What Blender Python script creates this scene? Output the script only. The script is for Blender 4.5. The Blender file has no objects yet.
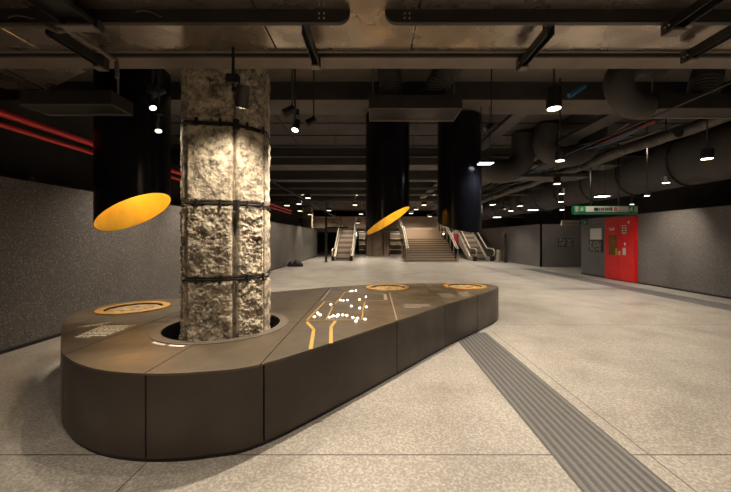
import bpy, bmesh, math, random
from mathutils import Vector, Matrix, noise
R = math.radians
random.seed(7)
SC = bpy.context.scene
COL = SC.collection
F = 325.0; CX = 374.0; CY = 239.0; H = 1.6

def on(x, y, z=0.0):
    """where the sight line of a pixel of the photograph meets the height z"""
    d = F * (z - H) / (CY - y)
    return ((x - CX) * d / F, d)
def at(x, y, d):
    return Vector(((x - CX) * d / F, d, H + (CY - y) * d / F))

# ------------------------------------------------------------------ materials
def mat(name, c, rough=0.6, metal=0.0, c2=None, scale=20.0, detail=6.0, bump=0.0, bscale=None, emit=None, es=0.0,
        contrast=(0.35, 0.65), coat=0.0, rvar=0.0, spec=None):
    m = bpy.data.materials.new(name); m.use_nodes = True
    nt = m.node_tree; n = nt.nodes; l = nt.links
    b = n['Principled BSDF']
    b.inputs['Base Color'].default_value = (*c, 1)
    b.inputs['Roughness'].default_value = rough
    b.inputs['Metallic'].default_value = metal
    if spec is not None: b.inputs['Specular IOR Level'].default_value = spec
    if coat: b.inputs['Coat Weight'].default_value = coat
    if emit:
        b.inputs['Emission Color'].default_value = (*emit, 1); b.inputs['Emission Strength'].default_value = es
    tc = n.new('ShaderNodeTexCoord')
    if c2 or rvar:
        t = n.new('ShaderNodeTexNoise'); t.inputs['Scale'].default_value = scale; t.inputs['Detail'].default_value = detail
        l.new(tc.outputs['Object'], t.inputs['Vector'])
        r = n.new('ShaderNodeValToRGB'); r.color_ramp.elements[0].position = contrast[0]; r.color_ramp.elements[1].position = contrast[1]
        r.color_ramp.elements[0].color = (*c, 1); r.color_ramp.elements[1].color = (*(c2 or c), 1)
        l.new(t.outputs['Fac'], r.inputs['Fac'])
        if c2: l.new(r.outputs['Color'], b.inputs['Base Color'])
        if rvar:
            mr = n.new('ShaderNodeMapRange'); mr.inputs['To Min'].default_value = max(0.02, rough - rvar); mr.inputs['To Max'].default_value = min(1, rough + rvar)
            mr.inputs['From Min'].default_value = .3; mr.inputs['From Max'].default_value = .7
            l.new(t.outputs['Fac'], mr.inputs['Value']); l.new(mr.outputs['Result'], b.inputs['Roughness'])
    if bump:
        t2 = n.new('ShaderNodeTexNoise'); t2.inputs['Scale'].default_value = bscale or scale; t2.inputs['Detail'].default_value = 8
        l.new(tc.outputs['Object'], t2.inputs['Vector'])
        bp = n.new('ShaderNodeBump'); bp.inputs['Strength'].default_value = bump; bp.inputs['Distance'].default_value = .01
        l.new(t2.outputs['Fac'], bp.inputs['Height']); l.new(bp.outputs['Normal'], b.inputs['Normal'])
    return m

def granite(name, base, dark, light, scale, rough=.55, joints=None, big=None, bump=.15):
    m = bpy.data.materials.new(name); m.use_nodes = True
    nt = m.node_tree; n = nt.nodes; l = nt.links; b = n['Principled BSDF']
    tc = n.new('ShaderNodeTexCoord')
    def nz(s, d=4):
        t = n.new('ShaderNodeTexNoise'); t.inputs['Scale'].default_value = s; t.inputs['Detail'].default_value = d
        l.new(tc.outputs['Object'], t.inputs['Vector']); return t.outputs['Fac']
    def ramp(src, p0, p1):
        r = n.new('ShaderNodeMapRange'); r.inputs['From Min'].default_value = p0; r.inputs['From Max'].default_value = p1
        l.new(src, r.inputs['Value']); return r.outputs['Result']
    def mix(f, a, c):
        x = n.new('ShaderNodeMix'); x.data_type = 'RGBA'
        l.new(f, x.inputs['Factor'])
        for s, v in ((6, a), (7, c)):
            if isinstance(v, tuple): x.inputs[s].default_value = (*v, 1)
            else: l.new(v, x.inputs[s])
        return x.outputs[2]
    c = mix(ramp(nz(scale), .42, .62), dark, base)
    vo = n.new('ShaderNodeTexVoronoi'); vo.inputs['Scale'].default_value = scale * 1.3
    l.new(tc.outputs['Object'], vo.inputs['Vector'])
    sp = n.new('ShaderNodeSeparateColor'); l.new(vo.outputs['Color'], sp.inputs['Color'])
    c = mix(ramp(sp.outputs[0], .9, .96), c, light)
    c = mix(ramp(sp.outputs[1], .93, .97), c, dark)
    if big:
        c = mix(ramp(nz(big[0], 6), .4, .66), c, mixc(c, big[1], n, l))
    if joints:
        pos = n.new('ShaderNodeSeparateXYZ'); l.new(tc.outputs['Object'], pos.inputs[0])
        for ax, off, step, w in joints:
            a = n.new('ShaderNodeMath'); a.operation = 'ADD'; a.inputs[1].default_value = -off + step * 50 + w / 2; l.new(pos.outputs[ax], a.inputs[0])
            md = n.new('ShaderNodeMath'); md.operation = 'MODULO'; md.inputs[1].default_value = step; l.new(a.outputs[0], md.inputs[0])
            lt = n.new('ShaderNodeMath'); lt.operation = 'LESS_THAN'; lt.inputs[1].default_value = w; l.new(md.outputs[0], lt.inputs[0])
            c = mix(lt.outputs[0], c, (.09, .075, .06))
    l.new(c, b.inputs['Base Color']); b.inputs['Roughness'].default_value = rough
    bp = n.new('ShaderNodeBump'); bp.inputs['Strength'].default_value = bump; bp.inputs['Distance'].default_value = .004
    l.new(nz(scale * .8, 8), bp.inputs['Height']); l.new(bp.outputs['Normal'], b.inputs['Normal'])
    return m
def mixc(c, k, n, l):
    x = n.new('ShaderNodeMix'); x.data_type = 'RGBA'; x.blend_type = 'MULTIPLY'; x.inputs['Factor'].default_value = 1
    l.new(c, x.inputs[6]); x.inputs[7].default_value = (*k, 1); return x.outputs[2]

M = {}
M['floor'] = granite('granite floor', (.46, .42, .365), (.30, .27, .232), (.50, .465, .41), 52, .42,
                     joints=((0, 2.04 - 3.5, 3.67, .010), (1, 2.41 - 19.5, 3.67, .012)), big=(1.6, (.78, .77, .755)))
M['wall'] = granite('speckled grey wall cladding', (.165, .148, .136), (.088, .079, .073), (.26, .245, .225), 55, .5, big=(1.0, (.85, .85, .85)))
M['black'] = mat('matt black paint', (.012, .011, .011), .6)
M['blackmetal'] = mat('black powder coated metal', (.014, .013, .013), .45, c2=(.02, .019, .018), scale=8)
M['ceil'] = mat('dark painted ceiling', (.062, .054, .049), .85, c2=(.045, .039, .036), scale=1.5, bump=.2, bscale=6)
M['beamface'] = mat('shade toned beam', (.035, .031, .029), .8, c2=(.05, .044, .04), scale=2)  # beam sides are lit less than soffits; that shade is in the colour
M['soffit'] = mat('warm grey concrete soffit', (.19, .152, .125), .8, c2=(.14, .113, .092), scale=2.2, detail=10)
M['soffit_dark'] = mat('dark painted soffit', (.115, .094, .08), .8, c2=(.085, .07, .06), scale=2.2, detail=10)
M['galv'] = mat('galvanised sheet metal', (.42, .35, .28), .27, .85, c2=(.27, .22, .18), scale=3.0, detail=9, rvar=.12, bump=.12, bscale=2.5)
M['greymetal'] = mat('dark grey sheet metal', (.06, .054, .05), .5, .3, c2=(.045, .04, .037), scale=3)
M['grille'] = mat('taupe painted tray frame', (.16, .135, .115), .6)
M['duct'] = mat('dark grey insulated duct', (.062, .055, .052), .75, c2=(.045, .04, .038), scale=2, bump=.2, bscale=5)
M['foil'] = mat('dull foil wrap', (.11, .097, .086), .55, .3, c2=(.05, .044, .04), scale=4, bump=.6, bscale=9)
M['drum'] = mat('gloss black lacquer', (.008, .008, .011), .21, .0, rvar=.04, scale=2, spec=.35)
M['gold'] = mat('gold leaf lining', (.92, .66, .13), .42, .8, c2=(.85, .58, .10), scale=5)
M['goldring'] = mat('brushed gold ring', (.80, .48, .13), .4, .75, c2=(.62, .36, .10), scale=9)
M['golddisc'] = mat('etched pale gold plate', (.55, .42, .24), .5, .5, c2=(.20, .14, .075), scale=14, detail=10, contrast=(.42, .58))
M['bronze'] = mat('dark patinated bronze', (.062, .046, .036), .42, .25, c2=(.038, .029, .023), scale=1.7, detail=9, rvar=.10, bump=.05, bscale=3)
M['bronze_top'] = mat('patinated bronze lit tone', (.135, .105, .070), .40, .35, c2=(.078, .060, .042), scale=2.0, detail=9, rvar=.10)  # same bronze as the sides, with the light on top put into its colour
M['bronze_ring'] = mat('dull bronze rim', (.135, .11, .085), .5, .3)
M['ink'] = mat('off white print', (.85, .80, .68), .6)
M['inlay'] = mat('gold inlay', (.60, .38, .10), .4, .5)
M['pale_inlay'] = mat('thin silver line', (.45, .40, .32), .4, .5)
M['led'] = mat('warm lamp lens', (1, .9, .7), .4, emit=(1, .76, .44), es=5)
M['lens'] = mat('warm glowing lens', (1, .9, .7), .4, emit=(1, .84, .62), es=4)
M['lens_cool'] = mat('cool glowing panel', (.9, .95, 1), .4, emit=(.85, .93, 1), es=4)
M['lens_dim'] = mat('warm far lens', (1, .9, .7), .4, emit=(1, .84, .62), es=1.2)
M['iron'] = mat('black iron clamp', (.018, .016, .015), .5, .5, c2=(.035, .03, .026), scale=30)
M['red'] = mat('red gloss paint', (.62, .012, .012), .3, c2=(.52, .010, .012), scale=3)
M['redpipe'] = mat('red pipe paint', (.72, .03, .025), .35)
M['silver'] = mat('brushed stainless steel', (.60, .54, .45), .42, .6)
M['beige'] = mat('beige rendered wall', (.34, .27, .20), .8, c2=(.28, .22, .165), scale=1)
M['wood'] = mat('brown timber look cladding', (.33, .24, .165), .6, c2=(.24, .175, .125), scale=2.5)
M['tread'] = mat('brown granite treads', (.46, .36, .27), .6, c2=(.36, .28, .21), scale=20)
M['nosing'] = mat('dark step nosing', (.05, .04, .033), .6)
M['tactile'] = mat('grey tactile tile', (.06, .056, .053), .5, c2=(.085, .08, .075), scale=35)
M['band'] = granite('dark granite band', (.17, .16, .15), (.11, .105, .10), (.26, .25, .23), 26, .5)
M['white'] = mat('white sign face', (.62, .60, .55), .5)
M['cream'] = mat('cream sign face', (.45, .41, .33), .6)
M['green'] = mat('green sign paint', (.02, .26, .13), .5)
M['signred'] = mat('red sign paint', (.5, .05, .07), .5)
M['signblack'] = mat('black sign paint', (.02, .02, .03), .5)
M['brass'] = mat('brass tinted wired glass', (.20, .12, .02), .25, .4, c2=(.12, .07, .012), scale=30)
M['yellow'] = mat('brass push plate', (.55, .38, .06), .35, .7)
M['blue'] = mat('blue plastic sleeve', (.02, .13, .28), .5)
M['glass'] = mat('clear balustrade glass', (.75, .74, .70), .02)
M['glass'].node_tree.nodes['Principled BSDF'].inputs['Transmission Weight'].default_value = 1
M['glass'].node_tree.nodes['Principled BSDF'].inputs['IOR'].default_value = 1.05
M['poster'] = mat('photographic map print', (.03, .028, .026), .5, c2=(.25, .23, .2), scale=14, contrast=(.48, .56))

# rough stone
def stone_mat():
    m = bpy.data.materials.new('rough hewn buff stone'); m.use_nodes = True
    nt = m.node_tree; n = nt.nodes; l = nt.links; b = n['Principled BSDF']
    tc = n.new('ShaderNodeTexCoord')
    t = n.new('ShaderNodeTexNoise'); t.inputs['Scale'].default_value = 20; t.inputs['Detail'].default_value = 12; t.inputs['Roughness'].default_value = .75
    l.new(tc.outputs['Object'], t.inputs['Vector'])
    r = n.new('ShaderNodeValToRGB'); e = r.color_ramp.elements
    e[0].position = .36; e[0].color = (.09, .076, .06, 1); e[1].position = .60; e[1].color = (.50, .42, .31, 1)
    x = e.new(.47); x.color = (.27, .225, .168, 1)
    t5 = n.new('ShaderNodeTexNoise'); t5.inputs['Scale'].default_value = 6; t5.inputs['Detail'].default_value = 3; t5.inputs['Distortion'].default_value = 1.0
    l.new(tc.outputs['Object'], t5.inputs['Vector'])
    ad = n.new('ShaderNodeMath'); ad.operation = 'MULTIPLY_ADD'; ad.inputs[1].default_value = .5; l.new(t5.outputs['Fac'], ad.inputs[0]); l.new(t.outputs['Fac'], ad.inputs[2])
    su = n.new('ShaderNodeMath'); su.operation = 'SUBTRACT'; su.inputs[1].default_value = .235; l.new(ad.outputs[0], su.inputs[0])
    l.new(su.outputs[0], r.inputs['Fac']); l.new(r.outputs['Color'], b.inputs['Base Color'])
    b.inputs['Roughness'].default_value = .9
    v = n.new('ShaderNodeTexNoise'); v.inputs['Scale'].default_value = 60; v.inputs['Detail'].default_value = 6
    l.new(tc.outputs['Object'], v.inputs['Vector'])
    bp = n.new('ShaderNodeBump'); bp.inputs['Strength'].default_value = .9; bp.inputs['Distance'].default_value = .012
    l.new(v.outputs['Fac'], bp.inputs['Height']); l.new(bp.outputs['Normal'], b.inputs['Normal'])
    return m
M['stone'] = stone_mat()

# ------------------------------------------------------------------ mesh builder
ORG = {}
def basis(d):
    d = d.normalized(); u = Vector((0, 0, 1)) if abs(d.z) < .9 else Vector((0, 1, 0))
    s = d.cross(u).normalized(); return s, s.cross(d).normalized()
class MB:
    def __init__(s): s.v = []; s.f = []; s.sm = []
    def face(s, pts, smooth=False):
        i = len(s.v); s.v += [Vector(p) for p in pts]; s.f.append(tuple(range(i, i + len(pts)))); s.sm.append(smooth); return s
    def box(s, x0, x1, y0, y1, z0, z1, mtx=None):
        i = len(s.v)
        p = [Vector(q) for q in ((x0, y0, z0), (x1, y0, z0), (x1, y1, z0), (x0, y1, z0), (x0, y0, z1), (x1, y0, z1), (x1, y1, z1), (x0, y1, z1))]
        if mtx: p = [mtx @ q for q in p]
        s.v += p
        for f in ((0, 3, 2, 1), (4, 5, 6, 7), (0, 1, 5, 4), (1, 2, 6, 5), (2, 3, 7, 6), (3, 0, 4, 7)):
            s.f.append(tuple(i + k for k in f)); s.sm.append(False)
        return s
    def bar(s, p0, p1, w, h):
        """rectangular bar between two points"""
        p0 = Vector(p0); p1 = Vector(p1); a, b = basis(p1 - p0); i = len(s.v)
        for p in (p0, p1):
            for q in ((-1, -1), (1, -1), (1, 1), (-1, 1)): s.v.append(p + a * w / 2 * q[0] + b * h / 2 * q[1])
        for f in ((0, 1, 2, 3), (7, 6, 5, 4), (0, 4, 5, 1), (1, 5, 6, 2), (2, 6, 7, 3), (3, 7, 4, 0)):
            s.f.append(tuple(i + k for k in f)); s.sm.append(False)
        return s
    def tube(s, pts, r, seg=12, caps=True, rs=None):
        pts = [Vector(p) for p in pts]; n = len(pts); i = len(s.v); a = None
        for k, p in enumerate(pts):
            d = (pts[min(k + 1, n - 1)] - pts[max(k - 1, 0)]).normalized()
            if a is None: a, b = basis(d)
            else: a = (a - d * a.dot(d)).normalized(); b = a.cross(d).normalized()
            rr = rs[k] if rs else r
            for j in range(seg):
                t = 2 * math.pi * j / seg; s.v.append(p + (a * math.cos(t) + b * math.sin(t)) * rr)
        for k in range(n - 1):
            for j in range(seg):
                q = (j + 1) % seg
                s.f.append((i + k * seg + j, i + k * seg + q, i + (k + 1) * seg + q, i + (k + 1) * seg + j)); s.sm.append(True)
        if caps:
            s.f.append(tuple(i + j for j in range(seg))[::-1]); s.sm.append(False)
            s.f.append(tuple(i + (n - 1) * seg + j for j in range(seg))); s.sm.append(False)
        return s
    def prism(s, poly, z0, z1):
        i = len(s.v); n = len(poly)
        s.v += [Vector((x, y, z0)) for x, y in poly] + [Vector((x, y, z1)) for x, y in poly]
        s.f.append(tuple(range(i, i + n))[::-1]); s.f.append(tuple(range(i + n, i + 2 * n))); s.sm += [False, False]
        for k in range(n):
            q = (k + 1) % n; s.f.append((i + k, i + q, i + n + q, i + n + k)); s.sm.append(False)
        return s
    def annulus(s, c, r0, r1, z0, z1, seg=64):
        """flat ring with thickness"""
        i = len(s.v)
        for r, z in ((r0, z0), (r1, z0), (r1, z1), (r0, z1)):
            for j in range(seg):
                t = 2 * math.pi * j / seg; s.v.append(Vector((c[0] + r * math.cos(t), c[1] + r * math.sin(t), z)))
        for k in range(4):
            for j in range(seg):
                q = (j + 1) % seg; m = (k + 1) % 4
                s.f.append((i + k * seg + j, i + k * seg + q, i + m * seg + q, i + m * seg + j)); s.sm.append(k in (1, 3))
        return s
    def build(s, name, m, parent=None, bevel=0, clean=True):
        me = bpy.data.meshes.new(name)
        o = bpy.data.objects.new(name, me); COL.objects.link(o)
        if parent is not None:
            org = ORG[parent.name]; o.parent = parent
        else:
            xs = [v.x for v in s.v]; ys = [v.y for v in s.v]; zs = [v.z for v in s.v]
            org = Vector(((min(xs) + max(xs)) / 2, (min(ys) + max(ys)) / 2, min(zs))); o.location = org
        ORG[o.name] = org
        me.from_pydata([tuple(v - org) for v in s.v], [], s.f)
        me.polygons.foreach_set('use_smooth', s.sm)
        if clean:
            bm = bmesh.new(); bm.from_mesh(me); bmesh.ops.recalc_face_normals(bm, faces=bm.faces)
            for e in bm.edges:
                if len(e.link_faces) == 2 and e.calc_face_angle(0) > .75: e.smooth = False
            bm.to_mesh(me); bm.free()
        me.materials.append(m if not isinstance(m, str) else M[m])
        if bevel:
            b = o.modifiers.new('bevel', 'BEVEL'); b.width = bevel; b.segments = 2; b.limit_method = 'ANGLE'
        return o
def tag(o, label=None, cat=None, group=None, kind=None):
    if label: o['label'] = label
    if cat: o['category'] = cat
    if group: o['group'] = group
    if kind: o['kind'] = kind
    return o
def thing(name, label, cat, loc, group=None):
    o = bpy.data.objects.new(name, None); COL.objects.link(o); o.location = loc; o.empty_display_size = .1
    ORG[o.name] = Vector(loc); return tag(o, label, cat, group)
def struct(o): o['kind'] = 'structure'; return o
def light(kind, loc, energy, color=(1, .865, .70), size=.05, angle=100, blend=.7, target=None):
    d = bpy.data.lights.new('lamp', kind); d.energy = energy; d.color = color
    if kind == 'SPOT': d.spot_size = R(angle); d.spot_blend = blend; d.shadow_soft_size = size
    elif kind == 'POINT': d.shadow_soft_size = size
    o = bpy.data.objects.new('lamp', d); COL.objects.link(o); o.location = loc
    if target is not None:
        o.rotation_euler = (Vector(target) - Vector(loc)).to_track_quat('-Z', 'Y').to_euler()
    return o

# ------------------------------------------------------------------ the setting
YB = -7; YF = 46
ZC = 4.6
struct(MB().box(-7, 14, YB, YF, -.12, 0).build('floor', 'floor'))
struct(MB().box(-7, 14, YB, YF, ZC, ZC + .15).build('ceiling', 'ceil'))
LW = 2.47
# left cladding wall and the dark service void above and behind it
w = MB().box(-5.35, -5.18, YB, 29.6, 0, LW); struct(w.build('wall_left', 'wall'))
struct(MB().box(-7.1, -6.9, YB, YF, 0, ZC).build('wall_left_void', 'beamface'))
# right cladding: three straight pieces with a recess
RW = 2.5
struct(MB().box(9.5, 9.68, YB, 14.9, 0, RW).build('wall_right', 'wall'))
struct(MB().box(9.68, 11.8, 14.75, 14.9, 0, RW).build('wall_right_return', 'wall'))
struct(MB().box(9.5, 13.9, 18.6, 18.75, 0, 2.45).build('wall_right_recess', 'wall'))
struct(MB().prism([(9.5, 18.6), (9.62, 18.6), (9.12, 29.2), (9.0, 29.2)], 0, 2.45).build('wall_right_far', 'wall'))
struct(MB().box(13.9, 14.1, YB, YF, 0, ZC).build('wall_right_void', 'beamface'))
struct(MB().box(-7, 14, YF - .1, YF + .1, 0, ZC).build('wall_back', 'beamface'))
struct(MB().box(-7, 14, YB - .2, YB, 0, ZC).build('wall_front', 'wall'))
# upper level at the far end
ML = 2.6
struct(MB().box(-7, 14, 29.9, YF, ML - .3, ML).build('floor_upper', 'soffit'))
struct(MB().box(-7, 14, 34.0, 34.15, ML, 3.95).build('wall_upper', 'beige'))

# baseboard shadow gap strips on both walls
struct(MB().box(-5.18, -5.165, YB, 29.6, 0, .05).build('baseboard_left', 'black'))
struct(MB().box(9.485, 9.5, YB, 14.9, 0, .05).build('baseboard_right', 'black'))
# dark band in the paving along the right wall
struct(MB().box(7.95, 8.65, YB, 17.5, 0, .003).build('trim_1', 'band'))

# transverse beams: dark sides, lighter soffits
def beam(y0, y1, z, i, x0=-6.9, x1=13.9):
    o = MB().box(x0, x1, y0, y1, z + .012, ZC).build('trim_%d' % i, 'beamface'); struct(o)
    s = MB().box(x0, x1, y0, y1, z, z + .012).build('soffit', 'soffit' if i == 2 else 'soffit_dark', o)
    return o
beam(2.87, 3.055, 3.2, 2)
beam(5.75, 6.42, 4.06, 3)
struct(MB().box(-6.9, 13.9, 5.2, 5.75, 4.38, ZC).build('trim_12', 'soffit_dark'))
beam(10.75, 11.6, 4.05, 4)
for k, (a, b) in enumerate(((13.6, 13.95), (15.6, 15.95), (17.7, 18.1), (20.4, 20.8))): beam(a, b, 4.05, 5 + k)
# ceiling panel joints between the beams
g = MB()
for x in [-6 + 1.2 * i for i in range(16)]: g.box(x - .012, x + .012, 6.42, 28, ZC - .02, ZC)
for y in (7.4, 8.4, 9.4, 10.4): g.box(-6.9, 13.9, y - .012, y + .012, ZC - .02, ZC)
struct(g.build('trim_11', 'black'))

# ------------------------------------------------------------------ display plinth
PT = .64
out = [(-1.63, 2.32), (-1.2, 2.36), (-.85, 2.51), (-.3, 3.12), (.27, 3.81), (1.04, 4.76), (1.77, 5.57), (2.36, 6.28), (2.5, 6.58),
       (2.40, 6.90), (2.0, 7.05), (1.19, 7.04), (.13, 6.9), (-.86, 6.5), (-1.8, 5.92), (-3.1, 5.32), (-3.7, 5.05), (-3.93, 4.7), (-3.9, 4.25),
       (-3.63, 3.8), (-3.1, 3.22), (-2.6, 2.72), (-2.1, 2.42)]
def catmull(P, sub=6):
    n = len(P); res = []
    for i in range(n):
        p0, p1, p2, p3 = (Vector(P[(i + k) % n]) for k in (-1, 0, 1, 2))
        for j in range(sub):
            t = j / sub
            res.append(.5 * ((2 * p1) + (p2 - p0) * t + (2 * p0 - 5 * p1 + 4 * p2 - p3) * t * t + (3 * p1 - p0 - 3 * p2 + p3) * t ** 3))
    return res
OUT = catmull(out)
def inset(P, d):
    n = len(P); r = []
    for i in range(n):
        t = (P[(i + 1) % n] - P[i - 1]).normalized(); r.append(P[i] + Vector((-t.y, t.x)) * d)
    return r
plinth = thing('display_plinth', 'long low dark bronze plinth with gold-ringed discs and glowing map around the stone column', 'display plinth', (-.8, 4.6, 0))
MB().prism([tuple(p) for p in inset(OUT, .012)], 0, .034).build('toe_kick', 'black', plinth)
# side panels, split at the seams (nearest outline point to each seam)
seams = [(-1.63, 2.32), (-.85, 2.51), (.27, 3.81), (1.04, 4.76), (1.77, 5.57), (2.40, 6.90), (1.19, 7.04), (-.86, 6.5), (-3.1, 5.32), (-3.9, 4.25), (-2.6, 2.72)]
idx = sorted(min(range(len(OUT)), key=lambda i: (OUT[i] - Vector(s)).length) for s in seams)
INN = inset(OUT, .02)
for a, b in zip(idx, idx[1:] + [idx[0] + len(OUT)]):
    ks = [k % len(OUT) for k in range(a, b + 1)]
    o_ = [OUT[k].copy() for k in ks]; i_ = [INN[k].copy() for k in ks]
    for L in (o_, i_):
        L[0] = L[0] + (L[1] - L[0]).normalized() * .0065; L[-1] = L[-1] + (L[-2] - L[-1]).normalized() * .0065
    m = MB(); n = len(o_)
    lo, hi = .032, .623
    m.v = [Vector((p.x, p.y, z)) for z in (lo, hi) for p in o_] + [Vector((p.x, p.y, z)) for z in (lo, hi) for p in i_]
    for k in range(n - 1):
        m.f.append((k, k + 1, n + k + 1, n + k)); m.f.append((2 * n + k + 1, 2 * n + k, 3 * n + k, 3 * n + k + 1))
        m.f.append((n + k, n + k + 1, 3 * n + k + 1, 3 * n + k)); m.f.append((k + 1, k, 2 * n + k, 2 * n + k + 1)); m.sm += [True, True, False, False]
    m.f += [(0, n, 3 * n, 2 * n), (n - 1, 3 * n - 1, 4 * n - 1, 2 * n - 1)]; m.sm += [False, False]
    m.build('side_panel', 'bronze', plinth)
# a dark core keeps light out of the seams
HC = (-1.67, 3.63); HR = .60
DISC = [(-3.34, 4.53), (.27, 6.44), (1.84, 6.60)]
# top slab with holes, then split into panels on the seam grid
def slab():
    m = MB(); m.prism([tuple(p) for p in OUT], PT - .016, PT)
    o = m.build('tmp', 'bronze_top'); o.location = (0, 0, 0)
    me = o.data
    for v in me.vertices: v.co += ORG[o.name]
    cutters = []
    for c, r in [(HC, HR)] + [(d, .34) for d in DISC]:
        k = MB().tube([(c[0], c[1], PT - .2), (c[0], c[1], PT + .2)], r, 72).build('cut', 'black')
        cutters.append(k); b = o.modifiers.new('b', 'BOOLEAN'); b.operation = 'DIFFERENCE'; b.solver = 'EXACT'; b.object = k
    dg = bpy.context.evaluated_depsgraph_get(); dg.update()
    me2 = bpy.data.meshes.new_from_object(o.evaluated_get(dg))
    for k in cutters + [o]: bpy.data.objects.remove(k)
    return me2
SL = slab()
g_ = .0045
def cell(cuts):
    bm = bmesh.new(); bm.from_mesh(SL)
    for axis, val, side in cuts:                       # keep the side where coord*side > val*side
        co = Vector((0, 0, 0)); co[axis] = val + side * g_
        no = Vector((0, 0, 0)); no[axis] = side
        r = bmesh.ops.bisect_plane(bm, geom=bm.verts[:] + bm.edges[:] + bm.faces[:], plane_co=co, plane_no=no, clear_inner=True, dist=1e-5)
        ed = [e for e in r['geom_cut'] if isinstance(e, bmesh.types.BMEdge)]
        bmesh.ops.holes_fill(bm, edges=ed, sides=0)
    org = ORG[plinth.name]
    for v in bm.verts: v.co -= org
    me = bpy.data.meshes.new('top_panel'); bm.to_mesh(me); bm.free()
    for p in me.polygons: p.use_smooth = False
    me.materials.clear(); me.materials.append(M['bronze_top'])
    o = bpy.data.objects.new('top_panel', me); COL.objects.link(o); o.parent = plinth; ORG[o.name] = org
cell([(0, -2.58, -1)])
cell([(0, -2.58, 1), (0, -1.64, -1), (1, 3.75, -1)])
cell([(0, -1.64, 1), (0, -.87, -1), (1, 3.75, -1)])
cell([(0, -2.58, 1), (0, -.87, -1), (1, 3.75, 1)])
cell([(0, -.87, 1), (0, .27, -1)])
cell([(0, .27, 1), (0, 1.04, -1)])
cell([(0, 1.04, 1)])
# seam backing just under the top panels
m = MB()
for x, y0, y1 in ((-2.58, 2.76, 5.4), (-1.64, 2.36, 3.0), (-.87, 2.58, 6.4), (.27, 3.95, 6.05), (1.04, 4.9, 6.95)): m.box(x - .02, x + .02, y0, y1, PT - .03, PT - .017)
m.box(-2.58, -2.28, 3.73, 3.77, PT - .03, PT - .017); m.box(-1.05, -.87, 3.73, 3.77, PT - .03, PT - .017)
m.build('seam_backing', 'black', plinth)
MB().annulus(HC, HR, HR + .012, .065, PT - .018, 72).build('hole_liner', 'black', plinth)
MB().annulus(HC, HR - .004, HR + .09, PT, PT + .006, 96).build('hole_rim', 'bronze_ring', plinth)
for c in DISC:
    rg = MB().annulus(c, .335, .425, PT, PT + .012, 72).build('gold_ring', 'goldring', plinth)
    MB().annulus(c, .335, .347, PT - .05, PT, 72).build('well_wall', 'black', rg)
    MB().tube([(c[0], c[1], PT - .035), (c[0], c[1], PT - .012)], .315, 64).build('etched_plate', 'golddisc', rg)

# printed paragraphs (tiny rows of dashes) on the plinth top, given by their four corners in plan
def para(c00, c10, c01, c11, rows, name='printed_text', gap=.32, mt='ink'):
    """rows of short dashes filling the quad c00-c10 (first row) to c01-c11 (last row)"""
    m = MB(); z = PT + .0015
    c00, c10, c01, c11 = (Vector(c) for c in (c00, c10, c01, c11))
    for i in range(rows):
        t0 = (i + .15) / rows; t1 = (i + 1 - gap) / rows
        a0 = c00.lerp(c01, t0); a1 = c10.lerp(c11, t0); b0 = c00.lerp(c01, t1); b1 = c10.lerp(c11, t1)
        u = 0.0; end = 1 if i < rows - 1 else .6
        L = (a1 - a0).length
        while u < end:
            w_ = random.uniform(.02, .07) / L; v = min(end, u + w_)
            q = [a0.lerp(a1, u), a0.lerp(a1, v), b0.lerp(b1, v), b0.lerp(b1, u)]
            m.face([(p.x, p.y, z) for p in q]); u = v + .009 / L
    tag(m.build(name, mt, plinth), kind='stuff')
P_ = lambda x, y: on(x, y, PT)
para(P_(90, 324.6), P_(112, 322), P_(76, 327.3), P_(98, 326.7), 5)
para(P_(102, 325.6), P_(137, 324.8), P_(73, 337.8), P_(99, 338.2), 9)
para(P_(403, 304.6), P_(429, 304.2), P_(405, 308.2), P_(432, 308.2), 3, mt='pale_inlay')
para(P_(437, 293.4), P_(450, 293.0), P_(443, 297.6), P_(457, 297.6), 6, mt='pale_inlay')
para(P_(456, 292.0), P_(467, 291.8), P_(463, 296.4), P_(475, 296.2), 6, mt='pale_inlay')
# curved caption round the near left of the hole
m = MB()
for k in range(15):
    t0 = R(238 + k * 2.0); t1 = t0 + R(1.5)
    if k in (7, 8): continue
    m.face([(HC[0] + r * math.cos(t), HC[1] + r * math.sin(t), PT + .0015) for r, t in ((.705, t0), (.735, t0), (.735, t1), (.705, t1))])
tag(m.build('curved_caption', 'ink', plinth), kind='stuff')

# inlaid map lines; crop coordinates of the map (6.09 per pixel, from 300,270)
def T(cx, cy): return P_(300 + cx / 6.09, 270 + cy / 6.09)
def line(pts, w, name='map_line', mt='inlay', h=.0025):
    m = MB()
    for a, b in zip(pts, pts[1:]):
        a = Vector(a); b = Vector(b); d = (b - a).normalized(); a = a - d * w * .3; b = b + d * w * .3
        s = Vector((-d.y, d.x)) * w / 2
        m.prism([tuple(a - s), tuple(b - s), tuple(b + s), tuple(a + s)], PT + .0002, PT + h)
    return tag(m.build(name, mt, plinth), kind='stuff')
line([T(65, 480), T(84, 362), T(42, 318)], .035)
line([T(188, 445), T(190, 348), T(215, 312)], .035)
line([T(42, 305), T(150, 195)], .018)
line([T(160, 300), T(200, 225)], .016)
line([T(215, 205), T(275, 135), T(305, 128)], .014)
line([T(42, 308), T(380, 303)], .010)
line([T(132, 192), T(200, 192)], .010)
line([T(378, 300), T(385, 235), T(395, 195)], .020)
line([T(345, 140), T(525, 148)], .008, mt='pale_inlay')
line([T(398, 190), T(520, 185)], .008, mt='pale_inlay')
line([T(590, 305), T(545, 140)], .014, mt='pale_inlay')
line([T(130, 188), T(185, 118)], .012, mt='pale_inlay')
line([T(518, 150), T(522, 182)], .05, mt='pale_inlay')
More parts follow.
